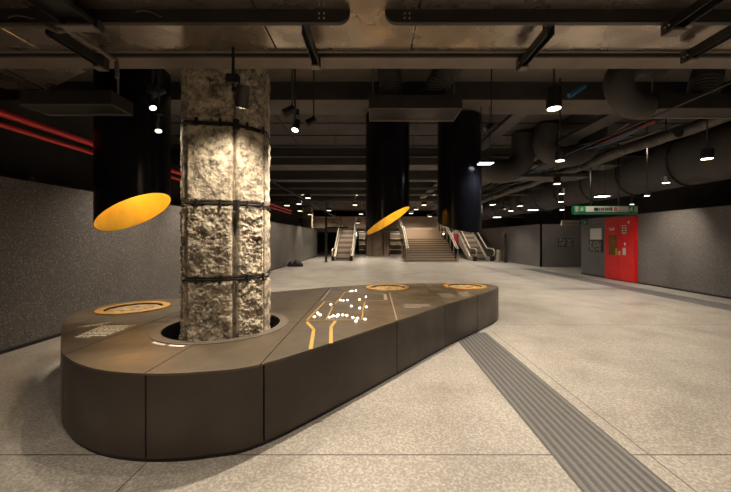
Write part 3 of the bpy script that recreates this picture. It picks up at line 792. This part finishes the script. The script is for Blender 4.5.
# ------------------------------------------------------------------ red door, posters, signs
def plate(name, m, parent, x, y0, y1, z0, z1, t=.01): return MB().box(x - t, x, y0, y1, z0, z1).build(name, m, parent)
dr = thing('door_1', None, None, (9.5, 12.6, 0)); dr['kind'] = 'structure'
fr = MB().box(9.44, 9.5, 11.70, 13.28, 0.02, 2.44)
fr.build('door_frame', 'red', dr)
for y0, y1 in ((11.74, 12.48), (12.495, 13.24)):
    lf = plate('door_leaf', 'red', dr, 9.44, y0, y1, .04, 2.40, .03)
    if y0 > 12:
        plate('window_pane', 'brass', lf, 9.409, 12.62, 13.02, .98, 1.75)
        plate('push_plate', 'yellow', lf, 9.405, 12.56, 12.64, .98, 1.25, .012)
        plate('sticker', 'cream', lf, 9.409, 12.72, 13.0, 1.95, 2.07, .004)
        plate('sticker_print', 'signblack', lf, 9.404, 12.75, 12.97, 2.015, 2.055, .002)
    else:
        plate('sticker', 'cream', lf, 9.409, 12.12, 12.32, 1.80, 2.12, .004)
        for k in range(3): plate('sticker_print', 'signblack', lf, 9.404, 12.15, 12.29, 1.85 + k * .09, 1.90 + k * .09, .002)
        plate('notice', 'cream', lf, 9.409, 12.14, 12.30, 1.0, 1.27, .004)
        plate('small_arrow', 'white', lf, 9.409, 12.16, 12.22, 1.36, 1.46, .004)
        plate('badge', 'white', lf, 9.409, 11.98, 12.05, 2.18, 2.26, .004)
        plate('lever_handle', 'silver', lf, 9.405, 12.40, 12.47, .98, 1.14, .03)
o = MB().box(9.478, 9.5, 13.55, 14.25, 1.58, 2.05).build('wall_notice', 'white'); tag(o, 'blank white notice panel on the grey wall beside the red door, over the dark map', 'notice')
o = thing('wall_map', 'dark framed map poster on the grey wall beside the red door, under the white notice', 'poster', (9.48, 13.9, 1.05))
MB().box(9.472, 9.5, 13.48, 14.32, 1.05, 1.55).build('frame', 'signblack', o); MB().box(9.468, 9.473, 13.53, 14.27, 1.09, 1.51).build('print', 'poster', o)
p0 = at(558, 247, 18.6); p1 = at(573, 238.3, 18.6)
o = thing('wall_map', 'dark framed poster pair alone on the recessed grey wall', 'poster', (p0.x, 18.58, p0.z))
MB().box(p0.x, p1.x, 18.57, 18.6, p0.z, p1.z).build('frame', 'signblack', o)
w = (p1.x - p0.x) / 2 - .04
for k in range(2): MB().box(p0.x + .03 + k * (w + .03), p0.x + w + k * (w + .03), 18.565, 18.571, p0.z + .03, p1.z - .03).build('print', 'poster', o)

def text(s, x, y, z, size, m, parent, name='lettering', right=Vector((1, 0, 0))):
    cu = bpy.data.curves.new('t', 'FONT'); cu.body = s; cu.size = size; cu.extrude = .001
    ob = bpy.data.objects.new('t', cu); COL.objects.link(ob)
    dg = bpy.context.evaluated_depsgraph_get(); me = bpy.data.meshes.new_from_object(ob.evaluated_get(dg)); bpy.data.objects.remove(ob)
    org = ORG[parent.name]
    for v in me.vertices: v.co = Vector((x + v.co.x, y - v.co.z, z + v.co.y)) - org
    me.materials.clear(); me.materials.append(M[m])
    o = bpy.data.objects.new(name, me); COL.objects.link(o); o.parent = parent; ORG[o.name] = org
    return o
# the long green and white direction sign
D = 9.9
a = at(574, 214, D); b = at(638, 206, D)
sg = thing('direction_sign', 'long hanging direction sign, white and cream over a green strip, above the red door', 'sign', ((a.x + b.x) / 2, D, a.z))
MB().box(a.x, b.x, D, D + .12, a.z, b.z).build('sign_box', 'green', sg)
sw = (b.x - a.x)
def sx(f): return a.x + sw * f
zt0, zt1 = a.z + .065, b.z - .012
face = [(.02, .065, 'cream'), (.065, .18, 'green'), (.18, .60, 'white'), (.60, .70, 'white'), (.70, .85, 'cream'), (.85, .94, 'green'), (.94, .99, 'cream')]
for f0, f1, c in face:
    MB().box(sx(f0) + .004, sx(f1) - .004, D - .006, D, zt0, zt1).build('sign_face', c, sg)
# running man pictograms, arrow, letters and the red roundel
def pict(x, z, s, m, nm='exit_pictogram'):
    q = MB(); y0, y1 = D - .012, D - .006
    q.tube([(x + .012 * s, y0, z + .085 * s), (x + .012 * s, y1, z + .085 * s)], .014 * s, 10)
    for (x0, z0, x1, z1) in ((0, .065, -.01, .03), (-.01, .03, .025, .012), (.025, .012, .02, -.01), (-.01, .03, -.03, .005), (-.03, .005, -.055, .0), (0, .06, .035, .045), (0, .06, -.035, .05)):
        q.bar((x + x0 * s, (y0 + y1) / 2, z + z0 * s), (x + x1 * s, (y0 + y1) / 2, z + z1 * s), .006, .016 * s)
    q.build(nm, m, sg)
pict(sx(.122), zt0 + .02, 1.2, 'white'); pict(sx(.895), zt0 + .02, 1.2, 'white')
MB().box(sx(.31), sx(.375), D - .01, D - .006, zt0 + .035, zt1 - .035).build('dark_square', 'signblack', sg)
for f in (.385, .42, .45, .485, .515, .548):
    q = MB(); X = sx(f); wd = sw * .024
    q.box(X, X + wd, D - .01, D - .006, zt1 - .055, zt1 - .038); q.box(X, X + .012, D - .01, D - .006, zt0 + .035, zt1 - .04)
    q.box(X + wd * .45, X + wd * .45 + .012, D - .01, D - .006, zt0 + .04, zt1 - .04); q.box(X, X + wd * .9, D - .01, D - .006, zt0 + .06, zt0 + .073)
    q.build('character', 'signblack', sg)
MB().box(sx(.575), sx(.592), D - .01, D - .006, zt0 + .035, zt1 - .035).build('dark_bar', 'signblack', sg)
MB().tube([(sx(.648), D - .012, (zt0 + zt1) / 2 + .005), (sx(.648), D - .006, (zt0 + zt1) / 2 + .005)], .058, 24).build('red_roundel', 'signred', sg)
MB().box(sx(.632), sx(.664), D - .015, D - .012, (zt0 + zt1) / 2 - .004, (zt0 + zt1) / 2 + .014).build('roundel_bar', 'white', sg)
for f in (.28, .72):
    MB().tube([(sx(f), D + .06, b.z), (sx(f), D + .06, ZC)], .022, 8).build('hanger_rod', 'black', sg)
# second, cream sign
D2 = 15.6; a2 = at(562, 225.3, D2); b2 = at(579.5, 220.3, D2)
s2 = thing('direction_sign', 'small cream hanging sign farther back, before the recessed wall', 'sign', ((a2.x + b2.x) / 2, D2, a2.z))
MB().box(a2.x, b2.x, D2, D2 + .1, a2.z, b2.z).build('sign_box', 'cream', s2)
m = MB()
for k in range(7): m.box(a2.x + .12 + k * .09, a2.x + .18 + k * .09, D2 - .006, D2, a2.z + .08, a2.z + .13)
m.build('faint_print', 'grille', s2)
for x in (a2.x + .15, b2.x - .15): MB().tube([(x, D2 + .05, b2.z), (x, D2 + .05, 3.12)], .015, 6).build('hanger_rod', 'black', s2)
p = at(586, 222.3, 14.6)
s3 = thing('exit_sign', 'tiny green exit sign on top of the grey wall corner beside the white notice', 'sign', (p.x, 14.5, 2.35))
MB().box(9.3, 9.55, 14.48, 14.53, 2.24, 2.44).build('sign_plate', 'green', s3); MB().box(9.36, 9.42, 14.474, 14.48, 2.30, 2.39).build('pictogram', 'white', s3)

# ------------------------------------------------------------------ tactile paving strip
tp = thing('tactile_strip', 'grey ribbed tactile paving strip running from the plinth toward the camera', 'tactile paving', (1.61, 2.5, 0))
X0, X1 = 1.317, 1.91
MB().box(X0, X1, -2, 5.55, 0, .004).build('base_tile', 'tactile', tp)
n = 9; ww = (X1 - X0) / n
for k in range(n):
    x = X0 + ww * (k + .5)
    m = MB(); m.v = [Vector((x + dx, y, z)) for y in (-2, 5.5) for dx, z in ((-.016, .004), (-.009, .010), (.009, .010), (.016, .004))]
    m.f = [(0, 1, 2, 3), (7, 6, 5, 4), (0, 4, 5, 1), (1, 5, 6, 2), (2, 6, 7, 3), (3, 7, 4, 0)]; m.sm = [False] * 6
    m.build('rib', mat('rib tile', (.155, .147, .137), .45) if k == 0 else bpy.data.materials['rib tile'], tp)

# ------------------------------------------------------------------ grand stairs
SX0, SX1 = 2.33, 5.70
y = 22.4
st = thing('staircase', 'wide brown stone staircase rising between the escalators to the upper level', 'staircase', ((SX0 + SX1) / 2, 22.4, 0))
def flight(y0, z0, n, rise, go):
    m = MB(); ns = MB()
    for k in range(n):
        m.box(SX0, SX1, y0 + k * go, y0 + (k + 1) * go + .02, 0 if k == 0 else z0 + (k - 1) * rise, z0 + (k + 1) * rise)
        ns.box(SX0, SX1, y0 + k * go - .012, y0 + k * go + .05, z0 + (k + 1) * rise - .045, z0 + (k + 1) * rise + .002)
    return m, ns
for (y0, z0, n) in ((22.4, 0, 10), (26.9, 1.6, 6)):
    rise = .16 if n == 10 else 1.0 / 6; m, ns = flight(y0, z0, n, rise, .33 if n == 10 else .4)
    fl = m.build('flight', 'tread', st)
    if n == 10: ns.build('nosings', 'nosing', fl)
MB().box(SX0, SX1, 25.7, 26.92, 1.3, 1.6).build('landing', 'tread', st)
for x in (SX0 - .08, SX1 + .08, (SX0 + SX1) / 2 + 1.05):
    if x in (SX0 - .08, SX1 + .08):
        m = MB(); prof = [(22.3, 0), (22.3, .95), (25.7, 2.5), (26.9, 2.5), (29.4, 3.5), (29.9, 3.5), (29.9, 2.3), (29.4, 2.3), (26.9, 1.3), (25.7, 1.3), (23.2, 0)]
        n = len(prof); m.v = [Vector((x + dx, py, pz)) for dx in (-.02, .02) for py, pz in prof]
        m.f = [tuple(range(n))[::-1], tuple(range(n, 2 * n))] + [(k, (k + 1) % n, n + (k + 1) % n, n + k) for k in range(n)]; m.sm = [False] * len(m.f)
        m.build('balustrade', 'glass', st)
        for off in (0, .12):
            MB().tube([(x + (off if x < 4 else -off), 22.2, .95), (x + (off if x < 4 else -off), 22.4, 1.0), (x + (off if x < 4 else -off), 25.7, 2.58), (x + (off if x < 4 else -off), 26.9, 2.58), (x + (off if x < 4 else -off), 29.4, 3.58), (x + (off if x < 4 else -off), 29.9, 3.58)], .035, 8).build('handrail', 'silver', st)
        for (py, pz) in ((22.4, 0), (23.5, .53), (24.6, 1.06), (25.7, 1.6), (26.9, 1.6), (28.1, 2.1), (29.4, 2.6)):
            MB().box(x - .03, x + .03, py - .03, py + .03, pz, pz + .98).build('post', 'silver', st)
# red accent by the stairs
o = MB().box(5.98, 6.4, 24.5, 24.6, 1.2, 1.9); 
pr = at(453, 234, 25); 
t = thing('notice_stand', 'small red notice stand beside the staircase rail', 'notice stand', (6.15, 24.5, 0))
MB().box(6.0, 6.38, 24.5, 24.53, 1.25, 2.0).build('red_board', 'signred', t); MB().tube([(6.19, 24.55, 0), (6.19, 24.55, 1.6)], .03, 8).build('post', 'black', t); MB().tube([(6.19, 24.55, 0), (6.19, 24.55, .03)], .18, 16).build('foot', 'black', t)

# ------------------------------------------------------------------ escalators
def escalator(xc, w, y0, rise, label, slope=30):
    t = thing('escalator', label, 'escalator', (xc, y0, 0))
    run_ = rise / math.tan(R(slope)); y1 = y0 + 1.2; y2 = y1 + run_; y3 = y2 + 1.1
    path = [(y0, 0), (y1, 0), (y2, rise), (y3, rise)]
    def side(x, th, lo, hi, nm, m_, ext=0):
        m = MB(); top = [(y0 - ext, 0 + hi)] + [(yy, zz + hi) for yy, zz in path[1:-1]] + [(y3, rise + hi)]
        bot = [(y0 - ext, max(0.0, lo))] + [(y1, max(0, lo))] + [(y2, rise + lo)] + [(y3, rise + lo)]
        prof = top + bot[::-1]; n = len(prof)
        m.v = [Vector((x + dx, py, pz)) for dx in (-th / 2, th / 2) for py, pz in prof]
        m.f = [tuple(range(n))[::-1], tuple(range(n, 2 * n))] + [(k, (k + 1) % n, n + (k + 1) % n, n + k) for k in range(n)]; m.sm = [False] * len(m.f)
        return m.build(nm, m_, t)
    for s in (-1, 1):
        x = xc + s * w / 2
        side(x, .16, -.9 if rise else 0, .28, 'skirt_truss', 'silver')
        side(x, .02, .28, .86, 'glass_balustrade', 'glass', .1)
        pts = [(x, y0 - .1, .42)] + [(x, y0 - .1 - .25 * math.sin(a), .66 - .24 * math.cos(a)) for a in [R(k * 30) for k in range(1, 6)]] + [(x, y0, .90), (x, y1, .90), (x, y2, rise + .90), (x, y3, rise + .90)]
        MB().tube(pts, .045, 10).build('handrail', 'silver', t)
        MB().box(x - .1, x + .1, y0 - .1, y0 + .25, 0, .34).build('newel', 'black', t)
    n = int(rise / .2)
    MB().box(xc - w / 2 + .08, xc + w / 2 - .08, y0, y1, 0, .03).build('comb_plate', 'greymetal', t)
    for k in range(n):
        MB().box(xc - w / 2 + .09, xc + w / 2 - .09, y1 + k * run_ / n, y1 + (k + 1) * run_ / n + .02, max(0, (k - .3) * rise / n), (k + 1) * rise / n).build('step', 'tread' if k % 2 else 'grille', t)
    MB().box(xc - w / 2 + .08, xc + w / 2 - .08, y2 + .02, y3, rise - .25, rise).build('top_landing', 'greymetal', t)
escalator(-2.33, 1.35, 23.7, ML, 'steel-edged escalator beside the grey wall, between the stone column and middle drum')
escalator(7.87, 1.26, 23.3, ML, 'steel-edged escalator past the third drum, beside the wall with the slim totem')

# pier and shelves under the upper level
pier = thing('clad_pier', 'broad brown clad pier standing between the wall-side escalator and the stairs', 'column', (.4, 31.3, 0))
MB().box(-.75, 1.5, 30.9, 31.9, 0, 2.3).build('cladding', 'wood', pier)
MB().box(.05, .75, 30.6, 30.9, 0, 2.3).build('front_pilaster', 'wood', pier)
for x in (-.75, -.2, .35, .9, 1.46): MB().box(x, x + .04, 30.87, 30.9, 0, 2.3).build('joint', 'nosing', pier)
for i, (x0, x1, yy) in enumerate(((-1.6, -.85, 33.5), (1.6, 3.4, 33.5))):
    t = thing('shop_counter', ['lit counter shelves glimpsed between the escalator and the brown pier', 'lit counter shelves glimpsed between the brown pier and the stairs'][i], 'counter', ((x0 + x1) / 2, yy, 0))
    for z in (.45, 1.0, 1.6, 2.1): MB().box(x0, x1, yy, yy + .5, z, z + .06).build('shelf', 'cream', t)
    MB().box(x0, x1, yy + .5, yy + .55, 0, 2.25).build('back_panel', 'wood', t)
    for x in (x0, x1 - .05): MB().box(x, x + .05, yy, yy + .5, 0, 2.2).build('upright', 'black', t)

# black post, heap on the floor, right hand post and bin
t = thing('barrier_post', 'thin black floor-to-services post beside the wall-side escalator', 'post', (-3.33, 22.6, 0))
MB().box(-3.40, -3.26, 22.55, 22.65, 0, 3.2).build('post', 'black', t); MB().box(-3.5, -3.16, 22.5, 22.7, 0, .03).build('foot_plate', 'black', t)
MB().box(-3.4, .2 - 2, 22.56, 22.64, 2.35, 2.45).build('arm', 'blackmetal', t)
MB().box(-3.36, -3.30, 22.57, 22.63, 3.2, ZC).build('hanger', 'black', t)
t = thing('equipment_case', 'low black bundle lying on the floor against the grey wall far down the hall', 'case', (-4.6, 19.0, 0))
m = MB()
for (dx, dy, r, h) in ((-.22, 0, .22, .30), (.08, .05, .25, .36), (.3, -.05, .18, .24)):
    m.tube([(-4.6 + dx, 19 + dy, 0), (-4.6 + dx, 19 + dy, h * .5), (-4.6 + dx + .03, 19 + dy, h * .85), (-4.6 + dx + .05, 19 + dy, h)], r, 14, rs=[r, r * .95, r * .7, r * .25])
m.build('cover', 'black', t); MB().box(-5.0, -4.2, 18.75, 19.2, 0, .14).build('base', 'blackmetal', t)
t = thing('totem_post', 'slim black totem standing against the far grey wall near the escalator', 'post', (9.0, 22.2, 0))
MB().box(8.92, 9.02, 22.1, 22.3, 0, 1.95).build('totem', 'black', t); MB().box(8.88, 9.06, 22.05, 22.35, 0, .04).build('foot', 'black', t)
t = thing('litter_bin', 'small pale steel bin lit brightly at the foot of the far escalator', 'bin', (8.75, 23.0, 0))
MB().tube([(8.8, 23.0, 0), (8.8, 23.0, .85)], .16, 20).build('bin_body', 'silver', t); MB().tube([(8.8, 23.0, .85), (8.8, 23.0, .92)], .17, 20).build('bin_lid', 'black', t)
# pale lit pier on the upper level
t = thing('upper_column', 'pale lit column on the upper level beyond the grey wall end', 'column', (-6.2, 31, ML))
MB().box(-6.75, -5.9, 30.6, 31.4, ML, ZC).build('shaft', 'beige', t)
MB().box(-6.80, -5.85, 30.55, 31.45, ML, ML + .12).build('base', 'silver', t)
# railing at the upper level edge
t = thing('upper_railing', 'thin dark railing along the edge of the upper level', 'railing', (4, 30.0, ML))
for a_, b_ in ((-6.9, -3.2), (-1.5, 2.1), (5.9, 6.3), (8.7, 13.8)):
    MB().bar((a_, 30, ML + 1.0), (b_, 30, ML + 1.0), .05, .05).build('top_rail', 'silver', t)
    MB().box(a_, b_, 29.99, 30.01, ML, ML + .95).build('glass_panel', 'glass', t)

# ------------------------------------------------------------------ general lighting: added spots without fixtures, for even brightness and wall pools
warm = (1, .865, .70)
for y_ in (-4.5, -1.5, 1.0):
    for x_ in (-3.6, -.4, 3.2, 6.8):
        light('SPOT', (x_, y_, 3.0), 45 if x_ < -1 else 75, warm, .08, 125, .9)
for y_ in (7.4, 9.7, 13.1, 16.9, 19.6, 23.5, 27.0):
    for x_ in (-3.7, -.9, 3.1, 6.3):
        light('SPOT', (x_, y_, 3.9 if y_ < 20 else 4.3), 120, warm, .08, 125, .9)
light('SPOT', (3.3, 4.6, 3.5), 110, warm, .08, 130, .9)
light('SPOT', (7.2, 3.0, 3.3), 90, warm, .08, 120, .9)
light('SPOT', (8.1, 9.6, 3.0), 100, warm, .06, 85, 1, target=(9.5, 10.4, 1.3))
light('SPOT', (-4.3, 8.5, 3.2), 50, warm, .06, 85, 1, target=(-5.2, 8.9, 1.2))
for x_, y_ in ((-2.4, 25.5), (2.8, 25), (5, 25), (8, 25.5), (4, 28.5)): light('SPOT', (x_, y_, 4.45), 210, warm, .1, 130, .9)  # added to lift the stairs and escalators
light('SPOT', (-.1, 3.6, 3.1), 190, warm, .02, 120, .6)
light('SPOT', (-4.2, 6.5, 3.4), 60, warm, .05, 120, .9)
light('SPOT', (-4.2, 17, 3.2), 50, warm, .06, 85, 1, target=(-5.2, 17.2, 1.2))
light('SPOT', (-4.2, 22.5, 3.2), 50, warm, .06, 85, 1, target=(-5.2, 22.7, 1.2))
light('SPOT', (8.6, 15.6, 2.9), 60, warm, .05, 100, 1, target=(10.9, 18.6, 1.1))  # added to brighten the recess wall
light('SPOT', (7.9, 20.5, 3.9), 80, warm, .05, 90, .6)
for x_ in (-5.2, -1, 4, 8):
    light('SPOT', (x_, 31.6, 4.4), 260, warm, .08, 140, .9)  # extra spots added to brighten the upper level wall
for x_ in (-1.2, 2.5, 7): light('POINT', (x_, 32.6, 2.1), 18, warm, .08)

w = bpy.data.worlds.new('World'); SC.world = w; w.use_nodes = True
w.node_tree.nodes['Background'].inputs[0].default_value = (1, .85, .7, 1); w.node_tree.nodes['Background'].inputs[1].default_value = .02

# ------------------------------------------------------------------ camera
cam = bpy.data.cameras.new('Camera'); co = bpy.data.objects.new('Camera', cam); COL.objects.link(co)
co.location = (0, 0, H); co.rotation_euler = (R(90), 0, 0)
cam.sensor_width = 36; cam.lens = 36 * F / 731
cam.shift_x = -(CX - 365.5) / 731; cam.shift_y = (CY - 246) / 731
cam.clip_start = .05; cam.clip_end = 200
SC.camera = co
vs = SC.view_settings
vs.view_transform = 'Standard'; vs.look = 'None'; vs.gamma = 1; vs.exposure = 1.38
vs.use_curve_mapping = False
SC.cycles.max_bounces = 6; SC.cycles.diffuse_bounces = 4
SC.cycles.sample_clamp_indirect = 4
